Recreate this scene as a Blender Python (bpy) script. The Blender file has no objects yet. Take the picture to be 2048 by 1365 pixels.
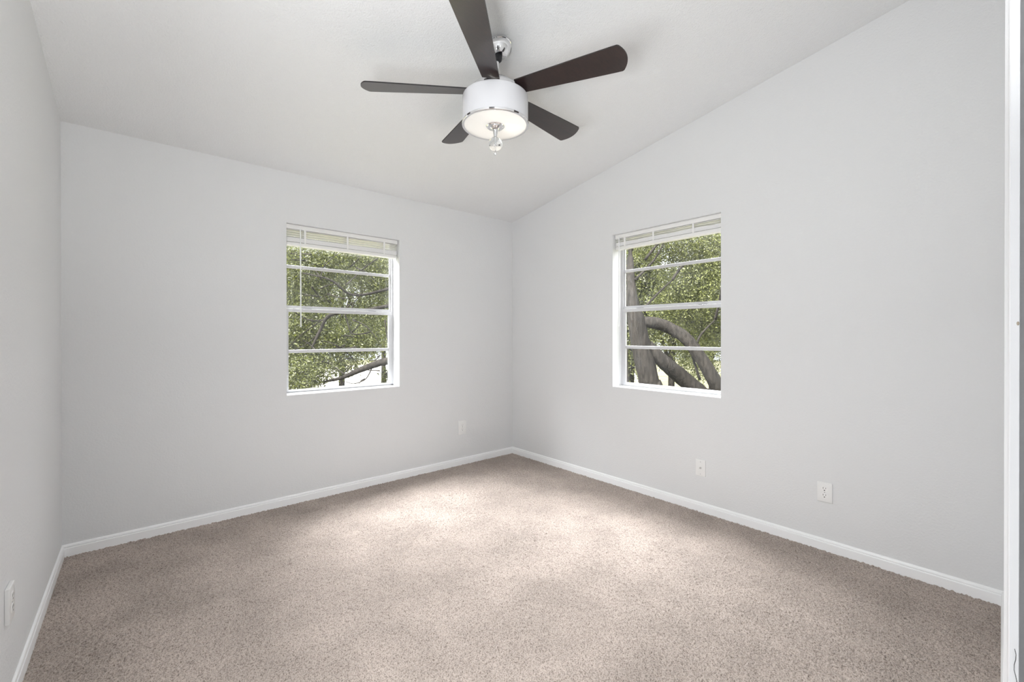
import bpy, bmesh, math, random
import numpy as np
from mathutils import Vector, Matrix

# ------------------------------------------------------------------ camera, world, sun, exposure
sc = bpy.context.scene
C = sc.collection
W, H, D = 3.3305, 2.44, 3.450          # room width (x), eave height, depth (y)
SL = 0.1665                            # ceiling slope, 2 in 12
CAM = Vector((-3.0009, -3.4819, 1.2347))
F_PX = 866.93
yaw, pitch, roll = 0.7105, -0.0025, -0.00054
fw = Vector((math.sin(yaw)*math.cos(pitch), math.cos(yaw)*math.cos(pitch), math.sin(pitch)))
r0 = Vector((math.cos(yaw), -math.sin(yaw), 0)); u0 = r0.cross(fw)
rt = r0*math.cos(roll) + u0*math.sin(roll); up = -r0*math.sin(roll) + u0*math.cos(roll)
cd = bpy.data.cameras.new('camera'); cam = bpy.data.objects.new('camera', cd); C.objects.link(cam)
m = Matrix((rt, up, -fw)).transposed().to_4x4(); m.translation = CAM
cam.matrix_world = m
cd.sensor_width = 36; cd.lens = F_PX*36/2048; cd.shift_y = -7.14/2048
cd.clip_start = 0.02; cd.clip_end = 300
sc.camera = cam

world = bpy.data.worlds.new('world'); sc.world = world; world.use_nodes = True
wn = world.node_tree; wn.nodes.clear()
wo = wn.nodes.new('ShaderNodeOutputWorld'); wb = wn.nodes.new('ShaderNodeBackground')
wt = wn.nodes.new('ShaderNodeTexCoord'); ws = wn.nodes.new('ShaderNodeSeparateXYZ'); wr = wn.nodes.new('ShaderNodeValToRGB')
wn.links.new(wt.outputs['Generated'], ws.inputs[0]); wn.links.new(ws.outputs['Z'], wr.inputs[0])
wr.color_ramp.elements[0].position = 0.05; wr.color_ramp.elements[0].color = (0.165, 0.175, 0.185, 1)
wr.color_ramp.elements[1].position = 0.85; wr.color_ramp.elements[1].color = (0.97, 0.985, 1.0, 1)
wn.links.new(wr.outputs[0], wb.inputs[0]); wn.links.new(wb.outputs[0], wo.inputs[0])
wb.inputs[1].default_value = 8.0

sun_d = bpy.data.lights.new('sun', 'SUN'); sun_d.energy = 28.0; sun_d.angle = 0.012; sun_d.color = (1, 0.95, 0.86)
sun = bpy.data.objects.new('sun', sun_d); C.objects.link(sun)
sun.rotation_euler = Vector((0.70, 0.06, -0.72)).to_track_quat('-Z', 'Y').to_euler()

def portal(name, loc, direction, sx, sy):
    l = bpy.data.lights.new(name, 'AREA'); l.shape = 'RECTANGLE'; l.size = sx; l.size_y = sy
    l.cycles.is_portal = True
    o = bpy.data.objects.new(name, l); C.objects.link(o); o.location = loc
    o.rotation_euler = Vector(direction).to_track_quat('-Z', 'Z').to_euler()
portal('daylight_portal', (-1.736, 0.19, 1.40), (0, -1, 0), 0.92, 1.22)
portal('daylight_portal', (0.19, -1.728, 1.40), (-1, 0, 0), 0.92, 1.22)

def sky_fill(name, loc, target, sx, sy, watts):  # unseen area lamp added above a window to strengthen the daylight indoors
    l = bpy.data.lights.new(name, 'AREA'); l.shape = 'RECTANGLE'; l.size = sx; l.size_y = sy; l.energy = watts; l.color = (0.955, 0.98, 1.0)
    o = bpy.data.objects.new(name, l); C.objects.link(o); o.location = loc
    o.rotation_euler = (Vector(target)-Vector(loc)).to_track_quat('-Z', 'Y').to_euler()
sky_fill('sky_fill', (-2.6, 1.5, 4.15), (-1.2, -0.5, 0.8), 2.8, 1.7, 1350)
sky_fill('sky_fill', (1.5, -0.95, 4.15), (-0.5, -2.0, 0.8), 3.4, 1.8, 1120)
fl_d = bpy.data.lights.new('bounce_fill', 'AREA'); fl_d.shape = 'DISK'; fl_d.size = 0.3; fl_d.energy = 23; fl_d.spread = math.radians(155); fl_d.color = (0.955, 0.98, 1.0)  # fill lamp added out of frame, standing in for a flash off the ceiling
fl = bpy.data.objects.new('bounce_fill', fl_d); C.objects.link(fl); fl.location = (-3.12, -3.15, 1.32)
fl.rotation_euler = Vector((0.22, 0.25, 1)).to_track_quat('-Z', 'Y').to_euler()
ff_d = bpy.data.lights.new('fill_lamp', 'AREA'); ff_d.shape = 'DISK'; ff_d.size = 0.8; ff_d.energy = 21; ff_d.spread = math.radians(160); ff_d.color = (0.955, 0.98, 1.0)  # second fill lamp added out of frame, brightening the lower right wall
ff = bpy.data.objects.new('fill_lamp', ff_d); C.objects.link(ff); ff.location = (-3.10, -2.60, 1.05)
ff.rotation_euler = (Vector((0, -1.9, 0.75)) - ff.location).to_track_quat('-Z', 'Y').to_euler()
hl_d = bpy.data.lights.new('hall_fill', 'AREA'); hl_d.shape = 'RECTANGLE'; hl_d.size = 0.8; hl_d.size_y = 1.4; hl_d.energy = 9; hl_d.color = (0.98, 0.99, 1.0)  # lamp added in the unseen hall, filling the room through the doorway
hl = bpy.data.objects.new('hall_fill', hl_d); C.objects.link(hl); hl.location = (-2.80, -4.6, 1.45)
hl.rotation_euler = Vector((0.12, 1, 0.0)).to_track_quat('-Z', 'Z').to_euler()

vs = sc.view_settings
vs.view_transform = 'Standard'; vs.look = 'None'; vs.gamma = 1; vs.use_curve_mapping = False
vs.exposure = 0.06
sc.cycles.use_denoising = True
sc.cycles.max_bounces = 14; sc.cycles.diffuse_bounces = 8; sc.cycles.transparent_max_bounces = 16
sc.cycles.sample_clamp_indirect = 6.0
sc.cycles.caustics_refractive = False; sc.cycles.caustics_reflective = False
rng = np.random.default_rng(7); random.seed(7)

# ------------------------------------------------------------------ materials
def mat(name, col, rough=0.5, metal=0.0, spec=0.5, **kw):
    m = bpy.data.materials.new(name); m.use_nodes = True
    b = m.node_tree.nodes['Principled BSDF']
    b.inputs['Base Color'].default_value = (*col, 1); b.inputs['Roughness'].default_value = rough
    b.inputs['Metallic'].default_value = metal; b.inputs['Specular IOR Level'].default_value = spec
    for k, v in kw.items():
        b.inputs[k.replace('_', ' ')].default_value = v
    return m
def N(m, t): return m.node_tree.nodes.new(t)
def L(m, a, b): m.node_tree.links.new(a, b)
def bump(m, layers, dist=0.002, stretch=None):
    """layers: (scale, detail, strength) noise bumps chained on the Principled normal"""
    b = m.node_tree.nodes['Principled BSDF']; tc = N(m, 'ShaderNodeTexCoord'); prev = None
    for s, d, st in layers:
        n = N(m, 'ShaderNodeTexNoise'); n.inputs['Scale'].default_value = s; n.inputs['Detail'].default_value = d
        v = tc.outputs['Object']
        if stretch:
            mp = N(m, 'ShaderNodeMapping'); mp.inputs['Scale'].default_value = stretch; L(m, v, mp.inputs[0]); v = mp.outputs[0]
        L(m, v, n.inputs['Vector'])
        bp = N(m, 'ShaderNodeBump'); bp.inputs['Strength'].default_value = st; bp.inputs['Distance'].default_value = dist
        L(m, n.outputs['Fac'], bp.inputs['Height'])
        if prev: L(m, prev.outputs[0], bp.inputs['Normal'])
        prev = bp
    L(m, prev.outputs[0], b.inputs['Normal']); return m
def noisecol(m, scale, c0, c1, p0=0.35, p1=0.65, detail=4, stretch=None, sock='Base Color'):
    b = m.node_tree.nodes['Principled BSDF']; tc = N(m, 'ShaderNodeTexCoord')
    n = N(m, 'ShaderNodeTexNoise'); n.inputs['Scale'].default_value = scale; n.inputs['Detail'].default_value = detail
    v = tc.outputs['Object']
    if stretch:
        mp = N(m, 'ShaderNodeMapping'); mp.inputs['Scale'].default_value = stretch; L(m, v, mp.inputs[0]); v = mp.outputs[0]
    L(m, v, n.inputs['Vector'])
    r = N(m, 'ShaderNodeValToRGB'); r.color_ramp.elements[0].position = p0; r.color_ramp.elements[1].position = p1
    r.color_ramp.elements[0].color = (*c0, 1); r.color_ramp.elements[1].color = (*c1, 1)
    L(m, n.outputs['Fac'], r.inputs[0]); L(m, r.outputs[0], b.inputs[sock]); return m

M = {}
M['wall'] = bump(mat('wall_paint', (0.745, 0.75, 0.755), 0.6, spec=0.3), [(26, 3, 0.22), (95, 2, 0.34)], 0.004)
M['ceiling'] = bump(mat('ceiling_paint', (0.785, 0.79, 0.795), 0.6, spec=0.35), [(34, 4, 0.45), (120, 2, 0.6)], 0.005)
M['trim'] = mat('trim_paint', (0.93, 0.935, 0.94), 0.32)
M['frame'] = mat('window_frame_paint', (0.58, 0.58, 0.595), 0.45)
M['plate'] = mat('plate_plastic', (0.84, 0.838, 0.83), 0.3)
M['recept'] = mat('receptacle_plastic', (0.87, 0.865, 0.855), 0.28)
M['hole'] = mat('slot_dark', (0.02, 0.02, 0.02), 0.6)
M['screw'] = mat('screw_paint', (0.62, 0.61, 0.6), 0.35)
M['blind'] = mat('blind_vinyl', (0.83, 0.825, 0.81), 0.38)

M['cord'] = mat('ladder_cord', (0.85, 0.85, 0.84), 0.8)
M['wand'] = mat('wand_acrylic', (0.86, 0.87, 0.87), 0.2)
M['chrome'] = mat('chrome', (0.86, 0.86, 0.87), 0.06, metal=1.0)
M['nickel'] = mat('polished_nickel', (0.72, 0.72, 0.73), 0.16, metal=1.0)
M['lock'] = mat('sash_lock_metal', (0.16, 0.16, 0.17), 0.4)
M['gap'] = mat('dark_gap', (0.03, 0.03, 0.035), 0.7)
M['blade'] = noisecol(mat('dark_walnut_blade', (0.03, 0.012, 0.010), 0.30, spec=0.55), 9, (0.008, 0.0042, 0.0038), (0.022, 0.0095, 0.0085), 0.3, 0.7, 6, (1.2, 16, 16))
for k_, v_ in (('Coat Weight', 0.4), ('Coat Roughness', 0.2)): M['blade'].node_tree.nodes['Principled BSDF'].inputs[k_].default_value = v_
M['blade_edge'] = mat('blade_edge_black', (0.012, 0.010, 0.010), 0.4)
M['ground'] = noisecol(mat('lawn_and_leaf_litter', (0.2, 0.2, 0.1), 0.9), 0.9, (0.05, 0.055, 0.02), (0.13, 0.12, 0.06))
M['concrete'] = noisecol(mat('pale_concrete', (0.5, 0.49, 0.46), 0.85), 2, (0.46, 0.45, 0.42), (0.56, 0.55, 0.52))
M['bark'] = noisecol(mat('oak_bark', (0.1, 0.085, 0.07), 0.95, spec=0.08), 11, (0.0055, 0.005, 0.0045), (0.019, 0.017, 0.015), 0.3, 0.7, 8, (2.2, 2.2, 0.7))
bump(M['bark'], [(14, 6, 0.7)], 0.02, (2.4, 2.4, 0.7))
M['casing'] = mat('casing_paint', (0.70, 0.70, 0.71), 0.4)
M['chip'] = mat('bare_wood_chip', (0.35, 0.30, 0.24), 0.8)

def carpet_mat():
    m = mat('carpet_pile', (0.3, 0.24, 0.2), 0.95, spec=0.1)
    b = m.node_tree.nodes['Principled BSDF']; tc = N(m, 'ShaderNodeTexCoord')
    def noise(s, d, p0, p1, c0, c1):
        n = N(m, 'ShaderNodeTexNoise'); n.inputs['Scale'].default_value = s; n.inputs['Detail'].default_value = d
        L(m, tc.outputs['Object'], n.inputs['Vector'])
        r = N(m, 'ShaderNodeValToRGB'); r.color_ramp.elements[0].position = p0; r.color_ramp.elements[1].position = p1
        r.color_ramp.elements[0].color = (*c0, 1); r.color_ramp.elements[1].color = (*c1, 1)
        L(m, n.outputs['Fac'], r.inputs[0]); return r
    a = noise(210, 2, 0.27, 0.56, (0.15, 0.119, 0.101), (0.50, 0.427, 0.378))        # yarn ends
    c = noise(3.6, 4, 0.34, 0.66, (0.84, 0.84, 0.84), (1.06, 1.06, 1.06))            # footprints, pile lay
    mx = N(m, 'ShaderNodeMix'); mx.data_type = 'RGBA'; mx.blend_type = 'MULTIPLY'; mx.inputs[0].default_value = 1
    L(m, a.outputs[0], mx.inputs[6]); L(m, c.outputs[0], mx.inputs[7])
    L(m, mx.outputs[2], b.inputs['Base Color'])
    b.inputs['Sheen Weight'].default_value = 0.15; b.inputs['Sheen Roughness'].default_value = 0.5
    return m
M['carpet'] = carpet_mat()

def glass_mat():
    m = bpy.data.materials.new('window_glass'); m.use_nodes = True; t = m.node_tree; t.nodes.clear()
    o = N(m, 'ShaderNodeOutputMaterial'); tr = N(m, 'ShaderNodeBsdfTransparent'); gl = N(m, 'ShaderNodeBsdfGlossy')
    gl.inputs['Roughness'].default_value = 0.02
    du = N(m, 'ShaderNodeBsdfDiffuse'); du.inputs['Color'].default_value = (0.8, 0.8, 0.8, 1)
    lw = N(m, 'ShaderNodeLayerWeight'); pw = N(m, 'ShaderNodeMath'); pw.operation = 'POWER'; pw.inputs[1].default_value = 5.0
    L(m, lw.outputs['Facing'], pw.inputs[0]); fr = N(m, 'ShaderNodeMath'); fr.operation = 'MULTIPLY_ADD'; fr.inputs[1].default_value = 0.9; fr.inputs[2].default_value = 0.03
    L(m, pw.outputs[0], fr.inputs[0])
    tl = N(m, 'ShaderNodeBsdfTranslucent'); tl.inputs['Color'].default_value = (0.8, 0.8, 0.8, 1)
    ad = N(m, 'ShaderNodeMixShader'); ad.inputs[0].default_value = 0.4; L(m, du.outputs[0], ad.inputs[1]); L(m, tl.outputs[0], ad.inputs[2])
    n = N(m, 'ShaderNodeTexNoise'); n.inputs['Scale'].default_value = 5; tc = N(m, 'ShaderNodeTexCoord'); L(m, tc.outputs['Object'], n.inputs['Vector'])
    mr = N(m, 'ShaderNodeMapRange'); mr.inputs[1].default_value = 0.4; mr.inputs[2].default_value = 0.7; mr.inputs[3].default_value = 0.002; mr.inputs[4].default_value = 0.010
    L(m, n.outputs['Fac'], mr.inputs[0])
    m1 = N(m, 'ShaderNodeMixShader'); L(m, mr.outputs[0], m1.inputs[0]); L(m, tr.outputs[0], m1.inputs[1]); L(m, ad.outputs[0], m1.inputs[2])   # dust film
    m2 = N(m, 'ShaderNodeMixShader'); L(m, fr.outputs[0], m2.inputs[0]); L(m, m1.outputs[0], m2.inputs[1]); L(m, gl.outputs[0], m2.inputs[2])
    L(m, m2.outputs[0], o.inputs[0]); return m
M['glass'] = glass_mat()

def leaf_mat(name, dark, light, trans=0.35):
    m = bpy.data.materials.new(name); m.use_nodes = True; t = m.node_tree; t.nodes.clear()
    o = N(m, 'ShaderNodeOutputMaterial'); g = N(m, 'ShaderNodeNewGeometry')
    r = N(m, 'ShaderNodeValToRGB'); r.color_ramp.elements[0].color = (*dark, 1); r.color_ramp.elements[1].color = (*light, 1)
    L(m, g.outputs['Random Per Island'], r.inputs[0])
    b = N(m, 'ShaderNodeBsdfPrincipled'); b.inputs['Roughness'].default_value = 0.42; b.inputs['Specular IOR Level'].default_value = 0.3
    L(m, r.outputs[0], b.inputs['Base Color'])
    tl = N(m, 'ShaderNodeBsdfTranslucent'); mxc = N(m, 'ShaderNodeMix'); mxc.data_type = 'RGBA'; mxc.blend_type = 'MULTIPLY'
    mxc.inputs[0].default_value = 1; mxc.inputs[7].default_value = (1.5, 1.6, 0.6, 1)
    L(m, r.outputs[0], mxc.inputs[6]); L(m, mxc.outputs[2], tl.inputs['Color'])
    ms = N(m, 'ShaderNodeMixShader'); ms.inputs[0].default_value = trans
    L(m, b.outputs[0], ms.inputs[1]); L(m, tl.outputs[0], ms.inputs[2]); L(m, ms.outputs[0], o.inputs[0]); return m
M['leaf'] = leaf_mat('oak_leaves', (0.012, 0.015, 0.006), (0.105, 0.115, 0.046))
M['leaf_b'] = leaf_mat('yellow_green_leaves', (0.018, 0.022, 0.008), (0.145, 0.158, 0.062))

def opal_mat(name, trans, col):
    """opal glass of a lamp: white, lets the bulbs behind it glow through"""
    m = bpy.data.materials.new(name); m.use_nodes = True; t = m.node_tree; t.nodes.clear()
    o = N(m, 'ShaderNodeOutputMaterial'); b = N(m, 'ShaderNodeBsdfPrincipled')
    b.inputs['Base Color'].default_value = (*col, 1); b.inputs['Roughness'].default_value = 0.12
    tl = N(m, 'ShaderNodeBsdfTranslucent'); tl.inputs['Color'].default_value = (*col, 1)
    ms = N(m, 'ShaderNodeMixShader'); ms.inputs[0].default_value = trans
    L(m, b.outputs[0], ms.inputs[1]); L(m, tl.outputs[0], ms.inputs[2]); L(m, ms.outputs[0], o.inputs[0]); return m
M['drum'] = opal_mat('opal_drum_glass', 0.04, (0.68, 0.68, 0.70))
M['diffuser'] = opal_mat('opal_diffuser_glass', 0.5, (0.96, 0.955, 0.94))
M['slat'] = opal_mat('slat_vinyl', 0.06, (0.93, 0.93, 0.93))
M['crystal'] = mat('crystal', (1, 1, 1), 0.0, Transmission_Weight=1.0, IOR=1.5)

# ------------------------------------------------------------------ mesh helpers
def link(name, bm, material, parent=None, smooth=False, kind=None):
    me = bpy.data.meshes.new(name); bmesh.ops.recalc_face_normals(bm, faces=bm.faces); bm.to_mesh(me); bm.free()
    for mm in (material if isinstance(material, (list, tuple)) else [material]): me.materials.append(mm)
    if smooth:
        for p in me.polygons: p.use_smooth = True
    o = bpy.data.objects.new(name, me); C.objects.link(o)
    if parent: o.parent = parent
    if kind: o['kind'] = kind
    return o
def shade_auto(o, ang=35):
    me = o.data
    for p in me.polygons: p.use_smooth = True
    me.set_sharp_from_angle(angle=math.radians(ang))
def box(bm, x0, x1, y0, y1, z0, z1, mi=0, mtx=None):
    v = [bm.verts.new(p) for p in ((x0,y0,z0),(x1,y0,z0),(x1,y1,z0),(x0,y1,z0),(x0,y0,z1),(x1,y0,z1),(x1,y1,z1),(x0,y1,z1))]
    if mtx:
        for q in v: q.co = mtx @ q.co
    for f in ((0,1,2,3),(4,5,6,7),(0,1,5,4),(1,2,6,5),(2,3,7,6),(3,0,4,7)):
        bm.faces.new([v[i] for i in f]).material_index = mi
    return v
def bbox(bm, x0, x1, y0, y1, z0, z1, bev=0.002, seg=2, mi=0):
    t = bmesh.new(); box(t, x0, x1, y0, y1, z0, z1)
    bmesh.ops.recalc_face_normals(t, faces=t.faces)
    bmesh.ops.bevel(t, geom=t.edges[:], offset=bev, segments=seg, affect='EDGES', profile=0.5)
    merge(bm, t, mi)
def merge(bm, t, mi=0, mtx=None):
    mp = {}
    for v in t.verts: mp[v] = bm.verts.new(mtx @ v.co if mtx else v.co)
    for f in t.faces:
        g = bm.faces.new([mp[v] for v in f.verts]); g.material_index = mi; g.smooth = f.smooth
    t.free()
def lathe(bm, prof, seg=48, mi=0, axis_mtx=None):
    rings = []
    for r, z in prof:
        if r < 1e-6: rings.append([bm.verts.new((0, 0, z))])
        else: rings.append([bm.verts.new((r*math.cos(2*math.pi*k/seg), r*math.sin(2*math.pi*k/seg), z)) for k in range(seg)])
    if axis_mtx:
        for rg in rings:
            for v in rg: v.co = axis_mtx @ v.co
    for a, b in zip(rings, rings[1:]):
        for k in range(seg):
            k2 = (k+1) % seg
            if len(a) == 1 and len(b) == 1: continue
            if len(a) == 1: f = bm.faces.new((a[0], b[k], b[k2]))
            elif len(b) == 1: f = bm.faces.new((a[k], a[k2], b[0]))
            else: f = bm.faces.new((a[k], a[k2], b[k2], b[k]))
            f.material_index = mi
def tube(bm, pts, rad, seg=10, jit=0.0):
    pts = [Vector(p) for p in pts]; n = len(pts); rings = []
    ref = Vector((0.3, 0.2, 1)).normalized()
    for i, p in enumerate(pts):
        t = (pts[min(i+1, n-1)] - pts[max(i-1, 0)]).normalized()
        a = t.cross(ref)
        if a.length < 1e-3: a = t.cross(Vector((1, 0, 0)))
        a.normalize(); b = t.cross(a)
        r = rad[i] if isinstance(rad, (list, tuple)) else rad
        rings.append([bm.verts.new(p + (a*math.cos(2*math.pi*k/seg) + b*math.sin(2*math.pi*k/seg))*r*(1+jit*random.uniform(-1, 1))) for k in range(seg)])
    for a, b in zip(rings, rings[1:]):
        for k in range(seg): bm.faces.new((a[k], a[(k+1) % seg], b[(k+1) % seg], b[k]))
    bm.faces.new(rings[0]); bm.faces.new(rings[-1])
def smooth_path(pts, rad, n=6):
    P = [Vector(p) for p in pts]; out = []; ro = []
    for i in range(len(P)-1):
        p0, p1, p2, p3 = P[max(i-1,0)], P[i], P[i+1], P[min(i+2, len(P)-1)]
        for k in range(n):
            t = k/n
            out.append(0.5*((2*p1) + (p2-p0)*t + (2*p0-5*p1+4*p2-p3)*t*t + (-p0+3*p1-3*p2+p3)*t**3))
            ro.append(rad[i]*(1-t) + rad[i+1]*t)
    out.append(P[-1]); ro.append(rad[-1]); return out, ro
def thing(name, label, cat, loc=(0,0,0), rot=None, group=None, kind=None):
    o = bpy.data.objects.new(name, None); C.objects.link(o); o.location = loc; o.empty_display_size = 0.1
    if rot: o.rotation_euler = rot
    if label: o['label'] = label
    if cat: o['category'] = cat
    if group: o['group'] = group
    if kind: o['kind'] = kind
    return o
def struct(o, label=None, cat=None):
    o['kind'] = 'structure'
    if label: o['label'] = label
    if cat: o['category'] = cat
    return o

# ------------------------------------------------------------------ room shell
TH = 0.16
X0, X1, Z0, Z1 = -2.1815, -1.2915, 0.7975, 2.070      # opening in the back wall
Y0, Y1, V0, V1 = -1.284, -2.173, 0.8105, 2.082        # opening in the right wall
bm = bmesh.new()
box(bm, -W-0.12, X0, 0, TH, -0.05, 2.62); box(bm, X1, TH, 0, TH, -0.05, 2.62)
box(bm, X0, X1, 0, TH, -0.05, Z0); box(bm, X0, X1, 0, TH, Z1, 2.62)
struct(link('wall_back', bm, M['wall']), 'white textured wall with the left window', 'wall')
bm = bmesh.new()
box(bm, 0, TH, Y0, 0, -0.05, 3.2); box(bm, 0, TH, -3.75, Y1, -0.05, 3.2)
box(bm, 0, TH, Y1, Y0, -0.05, V0); box(bm, 0, TH, Y1, Y0, V1, 3.2)
struct(link('wall_right', bm, M['wall']), 'white textured gable wall with the right window', 'wall')
bm = bmesh.new(); box(bm, -W-0.12, -W, -3.75, 0, -0.05, 3.2)
struct(link('wall_left', bm, M['wall']), 'plain white wall at the left edge', 'wall')

# front wall: its inner face runs almost exactly along the line of sight at the right edge
ud = Vector((2.9899, 0.0427, 0)).normalized(); nd = Vector((-ud.y, ud.x, 0))
BB = 0.011
def FR(d, e, z): return CAM*Vector((1,1,0)) if False else Vector((CAM.x, CAM.y, 0)) + ud*d + nd*e + Vector((0, 0, z))
FM = Matrix.Translation((CAM.x, CAM.y, 0)) @ Matrix(((ud.x, nd.x, 0), (ud.y, nd.y, 0), (0, 0, 1))).to_4x4()
DJ = 0.62                                              # distance of the doorway's right jamb
bm = bmesh.new()
box(bm, DJ+0.006, 3.02, -0.13, -BB, -0.05, 3.2, mtx=FM)
box(bm, -0.33, -0.21, -0.13, -BB, -0.05, 3.2, mtx=FM)
box(bm, -0.21, DJ+0.006, -0.13, -BB, 2.06, 3.2, mtx=FM)
struct(link('wall_front', bm, M['wall']), 'white wall with the doorway at the right edge', 'wall')

# unseen hall behind the doorway, put up to shut out the sky light
bm = bmesh.new()
box(bm, -4.0, -1.4, -5.1, -5.0, -0.05, 2.5); box(bm, -4.1, -4.0, -5.1, -3.75, -0.05, 2.5); box(bm, -1.4, -1.3, -5.1, -3.75, -0.05, 2.5)
box(bm, -4.1, -1.3, -5.1, -3.70, 2.44, 2.56)
box(bm, -4.1, -W-0.12, -3.80, -3.70, -0.05, 2.5)
box(bm, -4.1, -1.3, -5.1, -3.70, -0.16, -0.06)
struct(link('wall_hall_block', bm, M['wall']), 'unseen white hall walls added behind the camera to shut out sky light', 'wall')

# ceiling slab
bm = bmesh.new()
v = []
for y in (0.0, -3.62):
    z = H - SL*y
    v.append([bm.verts.new((x, y, zz)) for x, zz in ((-W, z), (0, z), (0, z+0.12), (-W, z+0.12))])
for k in range(4): bm.faces.new((v[0][k], v[0][(k+1) % 4], v[1][(k+1) % 4], v[1][k]))
bm.faces.new(v[0]); bm.faces.new(v[1])
struct(link('ceiling', bm, M['ceiling']), 'sloped white textured ceiling', 'ceiling')

# carpeted floor: a dense grid whose vertices are the yarn tufts
def carpet():
    st = 0.0044
    nx, ny = int(W/st), int(3.58/st)
    gx, gy = np.meshgrid(np.linspace(-W, 0, nx), np.linspace(-3.58, 0, ny))
    h = rng.random((ny, nx))
    hs = (h + np.roll(h, 1, 0)*.5 + np.roll(h, 1, 1)*.5)/2
    z = (hs - 0.5)*0.013 - 0.0025
    jx = rng.normal(0, 0.0013, (ny, nx)); jy = rng.normal(0, 0.0013, (ny, nx))
    jx[:, 0] = jx[:, -1] = 0; jy[0] = jy[-1] = 0
    co = np.stack([gx+jx, gy+jy, z], -1).reshape(-1, 3).astype(np.float32)
    i = np.arange(ny*nx).reshape(ny, nx)
    q = np.stack([i[:-1, :-1], i[:-1, 1:], i[1:, 1:], i[1:, :-1]], -1).reshape(-1, 4)
    me = bpy.data.meshes.new('floor'); me.vertices.add(len(co)); me.vertices.foreach_set('co', co.ravel())
    me.loops.add(q.size); me.loops.foreach_set('vertex_index', q.ravel().astype(np.int32))
    me.polygons.add(len(q)); me.polygons.foreach_set('loop_start', np.arange(0, q.size, 4, dtype=np.int32))
    me.polygons.foreach_set('use_smooth', np.ones(len(q), dtype=bool))
    me.update(calc_edges=True); me.validate(); me.materials.append(M['carpet'])
    o = bpy.data.objects.new('floor', me); C.objects.link(o)
    return struct(o, 'beige brown cut pile carpet', 'carpet')
carpet()
bm = bmesh.new(); box(bm, -W-0.12, TH, -3.7, TH, -0.22, -0.06)
struct(link('trim_3', bm, M['concrete']), 'subfloor slab under the carpet', 'floor')

# baseboards: moulded profile swept along each wall
PROF = [(0, -0.012), (BB, -0.012), (BB, 0.043), (BB-0.0012, 0.0455), (0.0062, 0.0468), (0.0062, 0.0482), (0.0090, 0.0505), (0.0088, 0.0565), (0.0068, 0.0615), (0.0030, 0.0645), (0, 0.065)]
def baseboard(name, a, b, n, label, m0=0.0, m1=0.0):
    """a->b along the wall, n into the room, m0/m1: mitre sign at the ends"""
    bm = bmesh.new(); a = Vector(a); b = Vector(b); n = Vector(n); t = (b-a).normalized(); ring = []
    for e, s in ((a, m0), (b, m1)):
        ring.append([bm.verts.new(e + n*o_ + t*(s*o_) + Vector((0, 0, z))) for o_, z in PROF])
    for k in range(len(PROF)): bm.faces.new((ring[0][k], ring[0][(k+1) % len(PROF)], ring[1][(k+1) % len(PROF)], ring[1][k]))
    bm.faces.new(ring[0]); bm.faces.new(ring[1])
    o = link(name, bm, M['trim']); shade_auto(o, 25)
    return struct(o, label, 'baseboard')
yc = -3.4501
baseboard('baseboard_back', (-W, 0, 0), (0, 0, 0), (0, -1, 0), 'white moulded baseboard along the left window wall', 1, -1)
baseboard('baseboard_right', (0, 0, 0), (0, yc, 0), (-1, 0, 0), 'white moulded baseboard along the right window wall', 1, -1)
baseboard('baseboard_left', (-W, -3.55, 0), (-W, 0, 0), (1, 0, 0), 'white moulded baseboard along the left wall', 0, -1)
fa = FM @ Vector((DJ+0.064, -BB, 0)); fb = FM @ Vector((3.0, -BB, 0))
baseboard('baseboard_front', fa, fb, nd, 'white baseboard running to the door casing at right', 0, -1)

# door casing and jamb at the right edge of the frame
bm = bmesh.new()
pr = [(DJ, -BB), (DJ, -0.0055), (DJ+0.0015, -0.0047), (DJ+0.022, -0.0040), (DJ+0.030, -0.0020), (DJ+0.060, -0.0020), (DJ+0.062, -0.004), (DJ+0.062, -BB)]
lo = [bm.verts.new(FM @ Vector((d, e, -0.01))) for d, e in pr]; hi = [bm.verts.new(FM @ Vector((d, e, 2.10))) for d, e in pr]
for k in range(len(pr)): bm.faces.new((lo[k], lo[(k+1) % len(pr)], hi[(k+1) % len(pr)], hi[k]))
bm.faces.new(lo); bm.faces.new(hi)
o = link('trim_1', bm, M['casing']); struct(o, 'white door casing at the right edge', 'door casing')
cas = o
bm = bmesh.new(); merge(bm, (lambda t: (bmesh.ops.create_icosphere(t, subdivisions=2, radius=1.0), t)[1])(bmesh.new()), 0, FM @ Matrix.Translation((DJ, -0.0102, 1.2465)) @ Matrix.Diagonal((0.0007, 0.0010, 0.0019, 1)))
link('paint_chip', bm, M['chip'], cas)['label'] = 'small chip of bare wood'
bm = bmesh.new(); tube(bm, [FM @ Vector((DJ, -0.0086-0.0008*math.sin(q_*1.3)-0.0001*q_, 0.942-0.005*q_)) for q_ in range(8)], 0.00022, 6)
link('paint_crack', bm, M['hole'], cas)['label'] = 'thin dark crack in the paint'
bm = bmesh.new(); box(bm, DJ+0.006, DJ+0.024, -0.135, -BB-0.0004, -0.01, 2.06, mtx=FM)
box(bm, DJ-0.006, DJ+0.006, -0.075, -0.045, -0.01, 2.06, mtx=FM)
struct(link('trim_2', bm, M['casing']), 'white door jamb behind the casing', 'door jamb')

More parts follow.
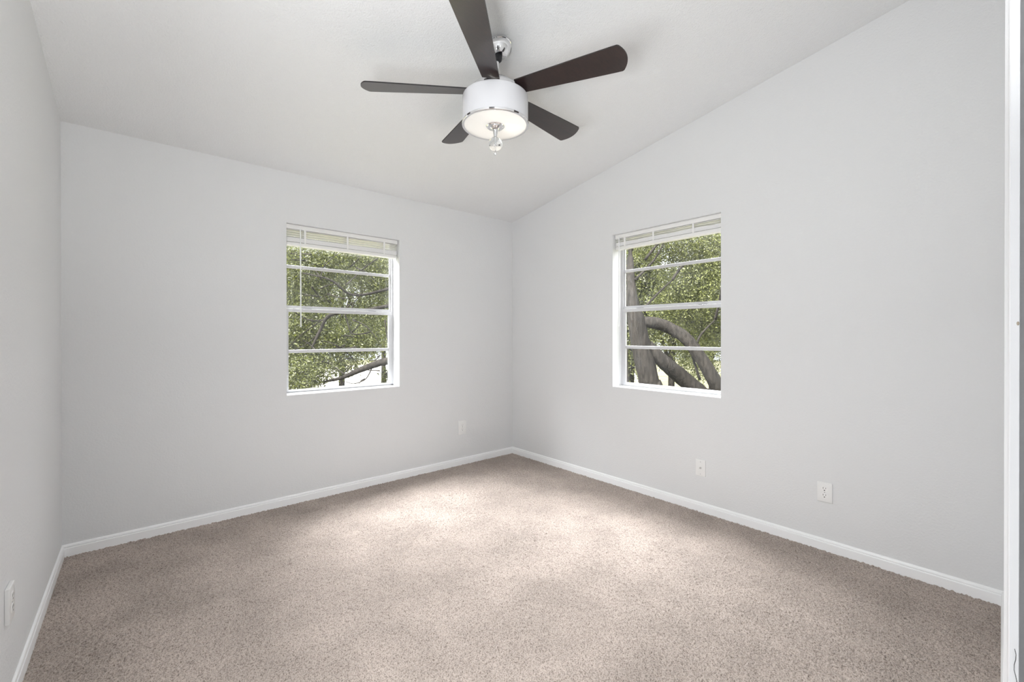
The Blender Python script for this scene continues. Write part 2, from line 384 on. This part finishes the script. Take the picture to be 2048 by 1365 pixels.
# ------------------------------------------------------------------ windows
def make_window(name, label, MT, w, z0, z1, rails, zbot):
    """MT maps local (x along wall, y outward, z) to world; local x runs 0..w; rails=(muntin z, meeting z0, z1, lower muntin z)"""
    root = thing(name, label, 'window', kind='structure'); root.matrix_world = MT
    f0, f1 = 0.123, 0.158
    bm = bmesh.new(); fr = 0.016
    box(bm, 0, fr, f0, f1, z0, z1); box(bm, w-fr, w, f0, f1, z0, z1)
    box(bm, 0, w, f0, f1, z1-0.03, z1); box(bm, 0, w, f0, f1, z0, z0+0.014)
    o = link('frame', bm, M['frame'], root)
    # sill board in the reveal
    bm = bmesh.new(); bbox(bm, 0.001, w-0.001, 0.0005, f0, z0-0.001, z0+0.006, 0.002)
    link('sill', bm, M['trim'], root)
    mu, a, b, ml = rails
    # fixed upper sash, set further out
    g0 = 0.146
    s = bmesh.new(); u_ = 0.026
    box(s, fr, u_, g0-0.006, g0+0.008, a, z1-0.03); box(s, w-u_, w-fr, g0-0.006, g0+0.008, a, z1-0.03)
    box(s, fr, w-fr, g0-0.006, g0+0.008, z1-0.055, z1-0.03); box(s, fr, w-fr, g0-0.008, g0+0.008, (a+b)/2+0.004, b)
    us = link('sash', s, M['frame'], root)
    s = bmesh.new(); bbox(s, u_, w-u_, g0-0.007, g0+0.007, mu-0.0125, mu+0.0125, 0.003); link('muntin', s, M['frame'], us)
    s = bmesh.new(); box(s, u_, w-u_, g0-0.0015, g0+0.0015, b, z1-0.055); link('pane', s, M['glass'], us)
    # lower sash, nearer the room
    g1 = 0.132; l_ = 0.042
    s = bmesh.new()
    box(s, fr, l_, g1-0.008, g1+0.007, zbot-0.012, (a+b)/2); box(s, w-l_, w-fr, g1-0.008, g1+0.007, zbot-0.012, (a+b)/2)
    bbox(s, fr, w-fr, g1-0.011, g1+0.007, a, (a+b)/2+0.0015, 0.002); box(s, fr, w-fr, g1-0.009, g1+0.007, zbot-0.018, zbot)
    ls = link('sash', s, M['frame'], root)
    s = bmesh.new(); bbox(s, l_, w-l_, g1-0.007, g1+0.007, ml-0.0125, ml+0.0125, 0.003); link('muntin', s, M['frame'], ls)
    s = bmesh.new(); box(s, l_, w-l_, g1-0.0015, g1+0.0015, zbot, a); link('pane', s, M['glass'], ls)
    # dark sweep locks on the meeting rail
    for x in (0.20*w, 0.79*w):
        s = bmesh.new(); bbox(s, x-0.032, x+0.032, g1-0.006, g1+0.004, (a+b)/2+0.0015, (a+b)/2+0.0055, 0.0015)
        link('sash_lock', s, M['lock'], ls)
    return root
MT1 = Matrix.Translation((X0, 0, 0))
make_window('window_1', 'white framed window in the left wall', MT1, X1-X0, Z0, Z1, (1.770, 1.422, 1.472, 1.120), 0.826)
MT2 = Matrix.Translation((0, Y0, 0)) @ Matrix.Rotation(-math.pi/2, 4, 'Z')
make_window('window_2', 'white framed window in the right wall', MT2, Y0-Y1, V0, V1, (1.787, 1.440, 1.490, 1.143), 0.845)

def make_blind(label, MT, w, zt, slats, stack, rail, wand_x, wand_z, cords):
    root = thing('window_blind', label, 'blind', MT @ Vector((w/2, 0.05, zt)), group='raised window blinds')
    root.rotation_euler = MT.to_euler()
    def P(bm): bm.transform(Matrix.Translation((-w/2, -0.05, -zt)))
    g = 0.005
    s = bmesh.new(); bbox(s, g, w-g, 0.026, 0.076, zt-0.034, zt-0.002, 0.0015); P(s); link('headrail', s, M['blind'], root)
    s = bmesh.new(); rs = random.Random(len(label))
    def slat(z, tilt, wob):
        n = 40; y0_, y1_ = 0.030, 0.080
        rows = []
        for k in range(n+1):
            x = g+0.004 + (w-2*g-0.008)*k/n; dz = wob*math.sin(k*0.45+rs.random()*0.6) + rs.uniform(-1, 1)*wob*0.5
            row = []
            for j, (yy, zz) in enumerate(((y0_, -tilt), (0.043, 0.0016-tilt*.4), (0.055, 0.0024), (0.067, 0.0016+tilt*.4), (y1_, tilt))):
                row.append((s.verts.new((x, yy, z+zz+dz)), s.verts.new((x, yy, z+zz+dz-0.0026))))
            rows.append(row)
        for r1, r2 in zip(rows, rows[1:]):
            for j in range(4):
                s.faces.new((r1[j][0], r2[j][0], r2[j+1][0], r1[j+1][0])); s.faces.new((r1[j][1], r2[j][1], r2[j+1][1], r1[j+1][1]))
            s.faces.new((r1[0][0], r1[0][1], r2[0][1], r2[0][0])); s.faces.new((r1[4][0], r1[4][1], r2[4][1], r2[4][0]))
        for r1 in (rows[0], rows[-1]):
            for j in range(4): s.faces.new((r1[j][0], r1[j][1], r1[j+1][1], r1[j+1][0]))
    for z, t in slats: slat(z, t, 0.0012)
    z = stack[0]
    while z < stack[1]: slat(z, -0.0006, 0.0002); z += 0.0030
    P(s); link('slats', s, M['slat'], root)
    s = bmesh.new(); bbox(s, g+0.001, w-g-0.001, 0.029, 0.081, rail[0], rail[1], 0.007, 3); P(s)
    o = link('bottom_rail', s, M['blind'], root); shade_auto(o, 40)
    for cx in cords:
        for ya in (0.0262, 0.0815):
            s = bmesh.new(); box(s, cx-0.007, cx+0.007, ya, ya+0.0022, rail[1]-0.004, zt-0.034); P(s); link('ladder_tape', s, M['cord'], root)
    s = bmesh.new()
    tube(s, [(wand_x, 0.0205, zt-0.024), (wand_x, 0.0195, zt-0.05), (wand_x+0.002, 0.018, wand_z)], 0.0042, 8); P(s)
    link('tilt_wand', s, M['wand'], root)
    return root
make_blind('white blind pulled up in the left window, long tilt wand', MT1, X1-X0, Z1, [(2.0300, -0.0016), (2.0130, -0.0016), (1.9955, -0.0014), (1.9800, -0.0008)], (1.9440, 1.974), (1.9125, 1.9405), 0.100, 1.305, (0.135, 0.455, 0.765))
make_blind('white blind pulled up in the right window, short tilt wand', MT2, Y0-Y1, V1, [(2.0420, -0.0016), (2.0260, -0.0014), (2.0140, -0.0006)], (1.9875, 2.012), (1.9560, 1.9845), 0.050, 1.315, (0.10, 0.36, 0.68))

# ------------------------------------------------------------------ outlets and wall plate
def frame_at(pos, right, out):
    r = Vector(right); o_ = Vector(out)
    m = Matrix((r, -o_, Vector((0, 0, 1)))).transposed().to_4x4(); m.translation = pos
    return m
def plate(root, w, h, t):
    s = bmesh.new(); bbox(s, -w/2, w/2, -t, 0, -h/2, h/2, min(0.0025, t*0.45), 3)
    o = link('cover_plate', s, M['plate'], root); shade_auto(o, 40)
def screw(root, z, t):
    s = bmesh.new(); lathe(s, [(0, 0.0012), (0.0028, 0.0008), (0.0034, 0)], 16, axis_mtx=Matrix.Translation((0, -t, z)) @ Matrix.Rotation(math.pi/2, 4, 'X'))
    box(s, -0.0025, 0.0025, -t-0.0014, -t-0.0011, z-0.0004, z+0.0004, 1)
    link('screw', s, [M['screw'], M['hole']], root)
def duplex(label, MTX, w, h, t):
    root = thing('power_outlet', label, 'outlet', group='duplex power outlets'); root.matrix_world = MTX
    plate(root, w, h, t)
    for zc in (0.0193, -0.0193):
        s = bmesh.new(); pts = []
        R_ = 0.0172
        for k in range(40):
            a = 2*math.pi*k/40; x, z = R_*math.cos(a), R_*math.sin(a)
            pts.append((x, max(-0.0142, min(0.0142, z))))
        a_ = [s.verts.new((x, -t-0.0016, z+zc)) for x, z in pts]; b_ = [s.verts.new((x*1.04, -t+0.001, z*1.04+zc)) for x, z in pts]
        s.faces.new(a_)
        for k in range(40): s.faces.new((a_[k], a_[(k+1) % 40], b_[(k+1) % 40], b_[k]))
        rc = link('receptacle', s, M['recept'], root)
        s = bmesh.new(); y0_, y1_ = -t-0.0019, -t-0.0012
        box(s, -0.0074, -0.0052, y0_, y1_, zc+0.0002, zc+0.0092); box(s, 0.0052, 0.0072, y0_, y1_, zc+0.0010, zc+0.0084)
        gv = [s.verts.new((0.0030*math.cos(math.pi*k/8+math.pi), y0_, zc-0.0072+0.0034*math.sin(math.pi*k/8+math.pi))) for k in range(9)]
        g2 = [s.verts.new((0.0030, y0_, zc-0.0052)), s.verts.new((-0.0030, y0_, zc-0.0052))]
        s.faces.new(gv + g2)
        link('slot', s, M['hole'], rc)
    screw(root, 0, t)
    return root
duplex('white power outlet low on the wall with the left window', frame_at((-0.641, 0, 0.357), (1, 0, 0), (0, -1, 0)), 0.088, 0.135, 0.006)
duplex('white power outlet on the right wall, nearest the doorway', frame_at((0, -2.764, 0.334), (0, -1, 0), (-1, 0, 0)), 0.074, 0.114, 0.007)
duplex('white power outlet at the left edge, seen almost edge on', frame_at((-W, -1.331, 0.362), (0, 1, 0), (1, 0, 0)), 0.076, 0.116, 0.012)
root = thing('cable_plate', 'small white cable plate under the right window', 'wall plate')
root.matrix_world = frame_at((0, -2.035, 0.307), (0, -1, 0), (-1, 0, 0))
plate(root, 0.070, 0.114, 0.006); screw(root, 0.042, 0.006); screw(root, -0.042, 0.006)
s = bmesh.new(); A = Matrix.Translation((0, -0.006, 0)) @ Matrix.Rotation(math.pi/2, 4, 'X')
lathe(s, [(0.0075, 0), (0.0075, 0.002), (0.0048, 0.002), (0.0048, 0.009), (0.0036, 0.009), (0.0034, 0.004), (0, 0.004)], 24, axis_mtx=A)
link('cable_jack', s, M['screw'], root)

# ------------------------------------------------------------------ ceiling fan
CX, CY = -1.613, -1.739                # axis of the fan
def make_fan():
    cz = H - SL*CY
    root = thing('ceiling_fan', 'five blade dark wood ceiling fan with white drum light', 'ceiling fan', (CX, CY, cz))
    def place(bm, mtx=None):
        bm.transform(Matrix.Translation((0, 0, -cz)))
    tilt = Matrix.Translation((0.012, -0.012, cz+0.002)) @ Matrix.Rotation(-math.atan(SL), 4, 'X')
    s = bmesh.new()
    lathe(s, [(0, 0.0), (0.064, 0.0), (0.066, -0.004), (0.065, -0.012), (0.0615, -0.014), (0.060, -0.026), (0.052, -0.046), (0.040, -0.060), (0.031, -0.066), (0.026, -0.064), (0, -0.060)], 56, axis_mtx=tilt)
    place(s); o = link('canopy', s, M['chrome'], root); shade_auto(o, 50)
    # hanger ball, collar and downrod
    s = bmesh.new(); zb = cz - 0.068
    lathe(s, [(0, 0.026), (0.014, 0.022), (0.024, 0.010), (0.027, 0), (0.024, -0.012), (0.016, -0.020), (0.0, -0.022)], 32, axis_mtx=Matrix.Translation((0.006, -0.006, zb)))
    place(s); b_ = link('hanger_ball', s, M['gap'], root, True)
    zm = 2.505
    s = bmesh.new(); tube(s, [(0.006, -0.006, zb), (0, 0, zm+0.02)], 0.0125, 20)
    lathe(s, [(0.0125, 0.03), (0.023, 0.028), (0.024, 0.002), (0.0125, 0)], 28, axis_mtx=Matrix.Translation((0.0008, -0.0008, zm+0.03)))
    place(s); o = link('downrod', s, M['nickel'], root); shade_auto(o, 40)
    # motor housing above the drum
    s = bmesh.new()
    lathe(s, [(0, zm+0.045), (0.035, zm+0.044), (0.060, zm+0.036), (0.095, zm+0.020), (0.118, zm), (0.124, zm-0.015), (0.124, zm-0.030), (0.10, zm-0.040), (0, zm-0.040)], 64)
    place(s); o = link('motor_housing', s, M['nickel'], root); shade_auto(o, 45)
    # drum light
    zt, zb2, R = 2.459, 2.318, 0.168
    s = bmesh.new(); lathe(s, [(0.10, zt+0.001), (R-0.006, zt), (R-0.001, zt-0.003), (R, zt-0.008), (R, zb2+0.006), (R-0.002, zb2+0.004), (R-0.004, zb2+0.010), (R-0.004, zt-0.006), (0.10, zt-0.005)], 96)
    place(s); o = link('lamp_shade', s, M['drum'], root); shade_auto(o, 50)
    s = bmesh.new(); lathe(s, [(R-0.0005, zb2+0.007), (R+0.0022, zb2+0.006), (R+0.0022, zb2-0.003), (R-0.001, zb2-0.0045), (R-0.0085, zb2-0.0035), (R-0.0085, zb2+0.001), (R-0.0005, zb2+0.002)], 96)
    place(s); o = link('trim_ring', s, M['chrome'], root); shade_auto(o, 40)
    s = bmesh.new(); lathe(s, [(0, zb2-0.003), (0.08, zb2-0.0025), (R-0.009, zb2), (R-0.009, zb2+0.003), (0.08, zb2+0.001), (0, zb2)], 96)
    place(s); o = link('light_diffuser', s, M['diffuser'], root); shade_auto(o, 50)
    # finial: stepped chrome cap, crystal ball, tip
    s = bmesh.new(); z = zb2-0.003
    lathe(s, [(0.046, z), (0.047, z-0.004), (0.043, z-0.007), (0.040, z-0.008), (0.038, z-0.012), (0.030, z-0.014), (0.018, z-0.019), (0.012, z-0.030), (0.010, z-0.046), (0.0085, z-0.058), (0, z-0.058)], 48)
    place(s); fin = link('finial_cap', s, M['chrome'], root); shade_auto(fin, 40)
    zc = z - 0.094; rb = 0.036
    s = bmesh.new(); lathe(s, [(0, zc+0.037)] + [(0.0085, zc+0.0365)] + [(rb*math.sin(a), zc+rb*math.cos(a)) for a in np.linspace(0.42, math.pi-0.1, 20)] + [(0, zc-rb)], 40)
    place(s); link('crystal_ball', s, M['crystal'], root, True)
    s = bmesh.new(); lathe(s, [(0, zc+0.038), (0.0030, zc+0.038), (0.0030, zc-rb-0.001), (0.008, zc-rb-0.001), (0.008, zc-rb-0.004), (0.005, zc-rb-0.006), (0.0065, zc-rb-0.012), (0.004, zc-rb-0.017), (0.0025, zc-rb-0.022), (0, zc-rb-0.023)], 24)
    place(s); o = link('finial_tip', s, M['chrome'], root); shade_auto(o, 40)
    # blades: outline in (radius, half widths), pitched about their own axis
    a0 = math.atan2(rt.y, rt.x)
    zbl = 2.487
    for ang, droop in ((-25.5, 0.0), (46.0, 0.0), (118.0, 0.0), (187.0, -1.2), (262.2, 0.0)):
        th = a0 + math.radians(ang)
        MB = Matrix.Rotation(th, 4, 'Z') @ Matrix.Rotation(math.radians(-droop), 4, 'Y') @ Matrix.Rotation(math.radians(-13), 4, 'X')
        MB = Matrix.Translation((0, 0, zbl)) @ MB
        r_in, r_out = 0.125, 0.665
        out = [(r_in, -0.044), (0.30, -0.0545), (0.45, -0.0635), (0.60, -0.0715), (0.632, -0.0725), (0.637, -0.0705)]
        out += [(0.640 + 0.026*(1-t*t), 0.0690*t) for t in np.linspace(-0.97, 0.97, 15)]
        out += [(0.637, 0.0705), (0.632, 0.0725), (0.60, 0.0715), (0.45, 0.0635), (0.30, 0.0545), (r_in, 0.044)]
        s = bmesh.new()
        bot = [s.verts.new(MB @ Vector((x, y, -0.003))) for x, y in out]; top = [s.verts.new(MB @ Vector((x, y, 0.003))) for x, y in out]
        s.faces.new(bot); s.faces.new(top)
        for k in range(len(out)): s.faces.new((bot[k], bot[(k+1) % len(out)], top[(k+1) % len(out)], top[k])).material_index = 1
        place(s); bl = link('blade', s, [M['blade'], M['blade_edge']], root)
        s = bmesh.new()
        box(s, 0.09, 0.20, -0.022, 0.022, 0.0035, 0.0075, mtx=MB); box(s, 0.06, 0.10, -0.018, 0.018, 0.000, 0.010, mtx=MB)
        place(s); link('blade_bracket', s, M['nickel'], bl)
    # bulbs inside the drum
    for k, (bx, by) in enumerate(((0.075, 0.02), (-0.065, 0.05), (-0.01, -0.08))):
        l = bpy.data.lights.new('bulb', 'POINT'); l.energy = (1.5, 0.06, 0.06)[k]; l.color = (1, 0.95, 0.87); l.shadow_soft_size = 0.022
        o = bpy.data.objects.new('bulb', l); C.objects.link(o); o.location = (CX + rt.x*bx + fw.x*by, CY + rt.y*bx + fw.y*by, 2.385)
make_fan()

# ------------------------------------------------------------------ outdoors
GZ = -2.9
bm = bmesh.new(); box(bm, -40, 70, -40, 70, GZ-0.2, GZ)
struct(link('ground', bm, M['ground']), 'lawn and leaf litter far below the windows', 'ground')
def ray_pt(px, py, depth):
    """a point in the garden on the line of sight of a photo pixel, at the given depth in metres"""
    return CAM + (fw + rt*((px-1024)/F_PX) + up*((675.36-py)/F_PX))*depth
yc_ = ray_pt(745, 760, 22)
bm = bmesh.new(); box(bm, yc_.x-2.2, yc_.x+16, yc_.y-6, yc_.y+14, GZ, -1.15)
struct(link('driveway', bm, M['concrete']), 'pale sunlit driveway seen through the left window', 'driveway')

def leaves(name, clumps, n, size, material, parent):
    """clumps: (centre, radii, weight); one mesh of small folded leaves"""
    wts = np.array([c[2] for c in clumps], float); wts /= wts.sum()
    idx = rng.choice(len(clumps), n, p=wts)
    cen = np.array([tuple(c[0]) for c in clumps])[idx]; rad = np.array([c[1] for c in clumps])[idx]
    d = rng.normal(size=(n, 3)); d /= np.linalg.norm(d, axis=1)[:, None]
    p = cen + d*rad*(rng.random(n)**0.45)[:, None]
    # leaves gather on twigs
    tw = max(1, n//9); t_i = rng.integers(0, tw, n); tp = p[:tw]
    p = np.where(rng.random(n)[:, None] < 0.75, tp[t_i] + rng.normal(0, size*1.5, (n, 3)), p)
    a = rng.normal(size=(n, 3)); a[:, 2] -= 0.3; a /= np.linalg.norm(a, axis=1)[:, None]
    b = np.cross(a, rng.normal(size=(n, 3))); b /= np.linalg.norm(b, axis=1)[:, None]; c = np.cross(a, b)
    ln = size*rng.uniform(0.7, 1.3, n)[:, None]; wd = ln*0.21
    v = np.stack([p - a*ln*.5, p + b*wd + c*wd*.35 + a*ln*.02, p + a*ln*.5, p - b*wd + c*wd*.35 + a*ln*.02], 1).reshape(-1, 3).astype(np.float32)
    k = np.arange(n)*4
    tri = np.stack([k, k+1, k+2, k, k+2, k+3], 1).reshape(-1).astype(np.int32)
    me = bpy.data.meshes.new(name); me.vertices.add(len(v)); me.vertices.foreach_set('co', v.ravel())
    me.loops.add(len(tri)); me.loops.foreach_set('vertex_index', tri)
    me.polygons.add(len(tri)//3); me.polygons.foreach_set('loop_start', np.arange(0, len(tri), 3, dtype=np.int32))
    me.update(calc_edges=True); me.validate(); me.materials.append(material)
    o = bpy.data.objects.new(name, me); C.objects.link(o); o.parent = parent
    o.matrix_parent_inverse = parent.matrix_world.inverted()
    return o
def tree(label, base, stems, twigs, clumps, n, size, material, group=None):
    root = thing('oak_tree', label, 'tree', base, group=group)
    bpy.context.view_layer.update()
    inv = Matrix.Translation(-Vector(base))
    s = bmesh.new()
    for pts, rad in stems:
        P, R_ = smooth_path(pts, rad); tube(s, P, R_, 14, 0.05)
    s.transform(inv); o = link('trunk', s, M['bark'], root, True)
    for pts, rad in twigs:
        s = bmesh.new(); P, R_ = smooth_path(pts, rad, 4); tube(s, P, R_, 7, 0.08)
        s.transform(inv); link('branch', s, M['bark'], root, True)
    leaves('foliage', clumps, n, size, material, root)
    return root
def px_path(pts, depth):
    return [ray_pt(x, y, depth + (d[0] if d else 0)) for x, y, *d in pts]

# oak outside the right window: leaning trunk and two limbs rising from lower right
dp = 6.6
k = dp/F_PX
b0 = ray_pt(1335, 1000, dp); b0.z = GZ
stemA = ([b0, ray_pt(1312, 820, dp), ray_pt(1300, 770, dp), ray_pt(1284, 700, dp), ray_pt(1272, 640, dp), ray_pt(1263, 585, dp), ray_pt(1262, 480, dp+.3), ray_pt(1280, 360, dp+.5)], [0.24, 21*k, 20*k, 19*k, 17*k, 10*k, 5*k, 3*k])
stemB = ([b0, ray_pt(1450, 840, dp+.1), ray_pt(1405, 790, dp+.1), ray_pt(1360, 752, dp+.1), ray_pt(1325, 722, dp), ray_pt(1296, 690, dp)], [0.2, 18*k, 16*k, 16*k, 14*k, 10*k])
stemC = ([b0, ray_pt(1480, 860, dp-.1), ray_pt(1437, 778, dp-.2), ray_pt(1405, 722, dp-.2), ray_pt(1372, 678, dp-.1), ray_pt(1338, 656, dp), ray_pt(1300, 645, dp), ray_pt(1272, 650, dp)], [0.2, 16*k, 14*k, 12*k, 12*k, 12*k, 12*k, 8*k])
tw = []
for x0_, y0_, x1_, y1_ in ((1285, 620, 1345, 560), (1345, 560, 1420, 520), (1270, 560, 1330, 480), (1390, 700, 1430, 640), (1430, 640, 1445, 540), (1290, 520, 1370, 470), (1310, 480, 1300, 420), (1268, 640, 1230, 600), (1400, 760, 1388, 690), (1255, 770, 1256, 690)):
    dd = random.uniform(-.4, .6)
    a_, c_ = ray_pt(x0_, y0_, dp), ray_pt(x1_, y1_, dp+dd); mid = (a_+c_)/2 + Vector((random.uniform(-.08, .08), random.uniform(-.08, .08), random.uniform(-.03, .1)))
    tw.append(([a_, mid, c_], [0.022, 0.016, 0.008]))
cl = [(ray_pt(1400, 560, dp+.8), (0.75, 0.75, 0.8), 3), (ray_pt(1430, 480, dp+.6), (0.8, 0.8, 0.5), 2), (ray_pt(1310, 480, dp+.7), (0.7, 0.7, 0.4), 1.6),
      (ray_pt(1420, 660, dp+1.2), (0.5, 0.5, 0.4), 1.2), (ray_pt(1350, 610, dp+1.0), (0.5, 0.5, 0.4), 1.0), (ray_pt(1500, 600, dp+.6), (0.6, 0.6, 0.8), 1.0)]
tree('large oak with leaning grey limbs outside the right window', (b0.x, b0.y, GZ), [stemA, stemB, stemC], tw, cl, 52000, 0.042, M['leaf_b'])

# oak outside the left window: foliage with thin crooked branches and a dark limb at lower right
dq = 7.0; k = dq/F_PX
b1 = ray_pt(900, 900, dq+.3); b1.z = GZ
limb = ([b1, ray_pt(905, 780, dq+.2), ray_pt(850, 722, dq), ray_pt(781, 722, dq), ray_pt(740, 733, dq), ray_pt(705, 747, dq), ray_pt(680, 757, dq), ray_pt(630, 768, dq+.2)], [0.22, 0.15, 9*k, 7.5*k, 6.5*k, 5*k, 3.5*k, 1.5*k])
up1 = ([b1, ray_pt(900, 700, dq+.3), ray_pt(860, 560, dq+.4), ray_pt(800, 480, dq+.4), ray_pt(760, 400, dq+.4)], [0.22, 0.16, 0.11, 0.07, 0.03])
up2 = ([ray_pt(870, 600, dq+.4), ray_pt(790, 610, dq+.3), ray_pt(725, 622, dq+.2), ray_pt(662, 630, dq), ray_pt(640, 662, dq), ray_pt(622, 700, dq-.1)], [0.09, 4*k, 3.6*k, 3.4*k, 3*k, 1.2*k])
up3 = ([ray_pt(830, 560, dq+.4), ray_pt(770, 580, dq+.4), ray_pt(705, 590, dq+.2), ray_pt(660, 560, dq), ray_pt(600, 545, dq)], [0.06, 3*k, 2.4*k, 2*k, 1*k])
tw = []
def q(*a): tw.append((px_path(a, dq), [1.5*k*(1-.7*i/(len(a)-1)) for i in range(len(a))]))
q((745, 733), (732, 758), (708, 768), (690, 764), (683, 772)); q((730, 758), (722, 762), (716, 772))
q((662, 630), (630, 650), (600, 672), (578, 695)); q((690, 628), (698, 655), (706, 668), (740, 668)); q((650, 640), (632, 672), (610, 690), (590, 700))
q((705, 640), (735, 655), (760, 690)); q((700, 625), (712, 600), (735, 575)); q((640, 560), (650, 530), (680, 505)); q((770, 640), (775, 680), (781, 700))
q((600, 760), (585, 735), (580, 715)); q((705, 605), (690, 620), (680, 640)); q((620, 755), (600, 765), (578, 768)); q((690, 750), (670, 735), (650, 715))
rq = random.Random(3)
for _ in range(34):
    x_, y_ = rq.uniform(575, 780), rq.uniform(490, 770); an = rq.uniform(-0.9, 0.9) + (math.pi if rq.random() < .5 else 0); ln_ = rq.uniform(18, 60)
    q((x_, y_, rq.uniform(-.4, .5)), (x_+ln_*.5*math.cos(an)+rq.uniform(-5, 5), y_+ln_*.5*math.sin(an)+rq.uniform(-6, 6), 0.05), (x_+ln_*math.cos(an), y_+ln_*math.sin(an), rq.uniform(-.2, .3)))
cl = [(ray_pt(600, 540, dq+.5), (0.55, 0.55, 0.55), 2.2), (ray_pt(680, 520, dq+.8), (0.65, 0.6, 0.45), 2.0), (ray_pt(760, 540, dq+.9), (0.5, 0.5, 0.5), 1.5),
      (ray_pt(610, 640, dq+.5), (0.5, 0.5, 0.5), 1.8), (ray_pt(700, 680, dq+.7), (0.7, 0.6, 0.28), 2.0), (ray_pt(640, 735, dq+.3), (0.7, 0.5, 0.26), 1.7), (ray_pt(590, 700, dq+.4), (0.4, 0.4, 0.5), 1.3),
      (ray_pt(740, 620, dq+1.1), (0.5, 0.5, 0.5), 1.2), (ray_pt(600, 765, dq), (0.35, 0.35, 0.10), 0.8), (ray_pt(775, 755, dq+1.5), (0.12, 0.15, 0.22), 0.25), (ray_pt(520, 600, dq+.5), (0.5, 0.5, 0.8), 1.0)]
tree('oak with crooked thin branches outside the left window', (b1.x, b1.y, GZ), [limb, up1, up2, up3], tw, cl, 56000, 0.044, M['leaf'])

# more trees further off
def far_tree(px, py, dist, wid, hgt, n, mtl, label):
    c = ray_pt(px, py, dist); b_ = Vector((c.x, c.y, GZ))
    st = [([b_, b_ + Vector((0.1, 0.1, (c.z-GZ)*.6)), c + Vector((0, 0, hgt*.5))], [0.14, 0.09, 0.04])]
    cl = []
    for i in range(9):
        cl.append((c + Vector((random.uniform(-1, 1)*wid*.6, random.uniform(-1, 1)*wid*.6, random.uniform(-1, 1)*hgt*.7)), (wid*.55, wid*.55, hgt*.5), 1))
    tw = [([b_ + Vector((0, 0, (c.z-GZ)*.55)), c + Vector((random.uniform(-.4, .4)*wid, random.uniform(-.4, .4)*wid, 0)), Vector(k_[0])], [0.07, 0.05, 0.015]) for k_ in cl[:5]]
    tree(label, b_, st, tw, cl, n*2, 0.078, mtl, 'trees in the background')
far_tree(1262, 600, 11.0, 1.0, 1.9, 12000, M['leaf'], 'dark tree behind the trunk of the leaning oak')
far_tree(1345, 600, 14.2, 1.4, 2.6, 16000, M['leaf_b'], 'yellow green tree behind the oak limbs, middle of the right window')
far_tree(1425, 590, 18.0, 1.9, 3.4, 18000, M['leaf_b'], 'yellow green tree at the right side of the right window')
far_tree(596, 620, 11.5, 1.1, 2.0, 14000, M['leaf'], 'dark green tree at the left side of the left window')
far_tree(680, 585, 15.0, 1.6, 2.4, 18000, M['leaf_b'], 'pale green tree behind branches in the middle of the left window')
far_tree(765, 580, 19.5, 1.8, 2.7, 18000, M['leaf'], 'grey green tree at the right side of the left window')
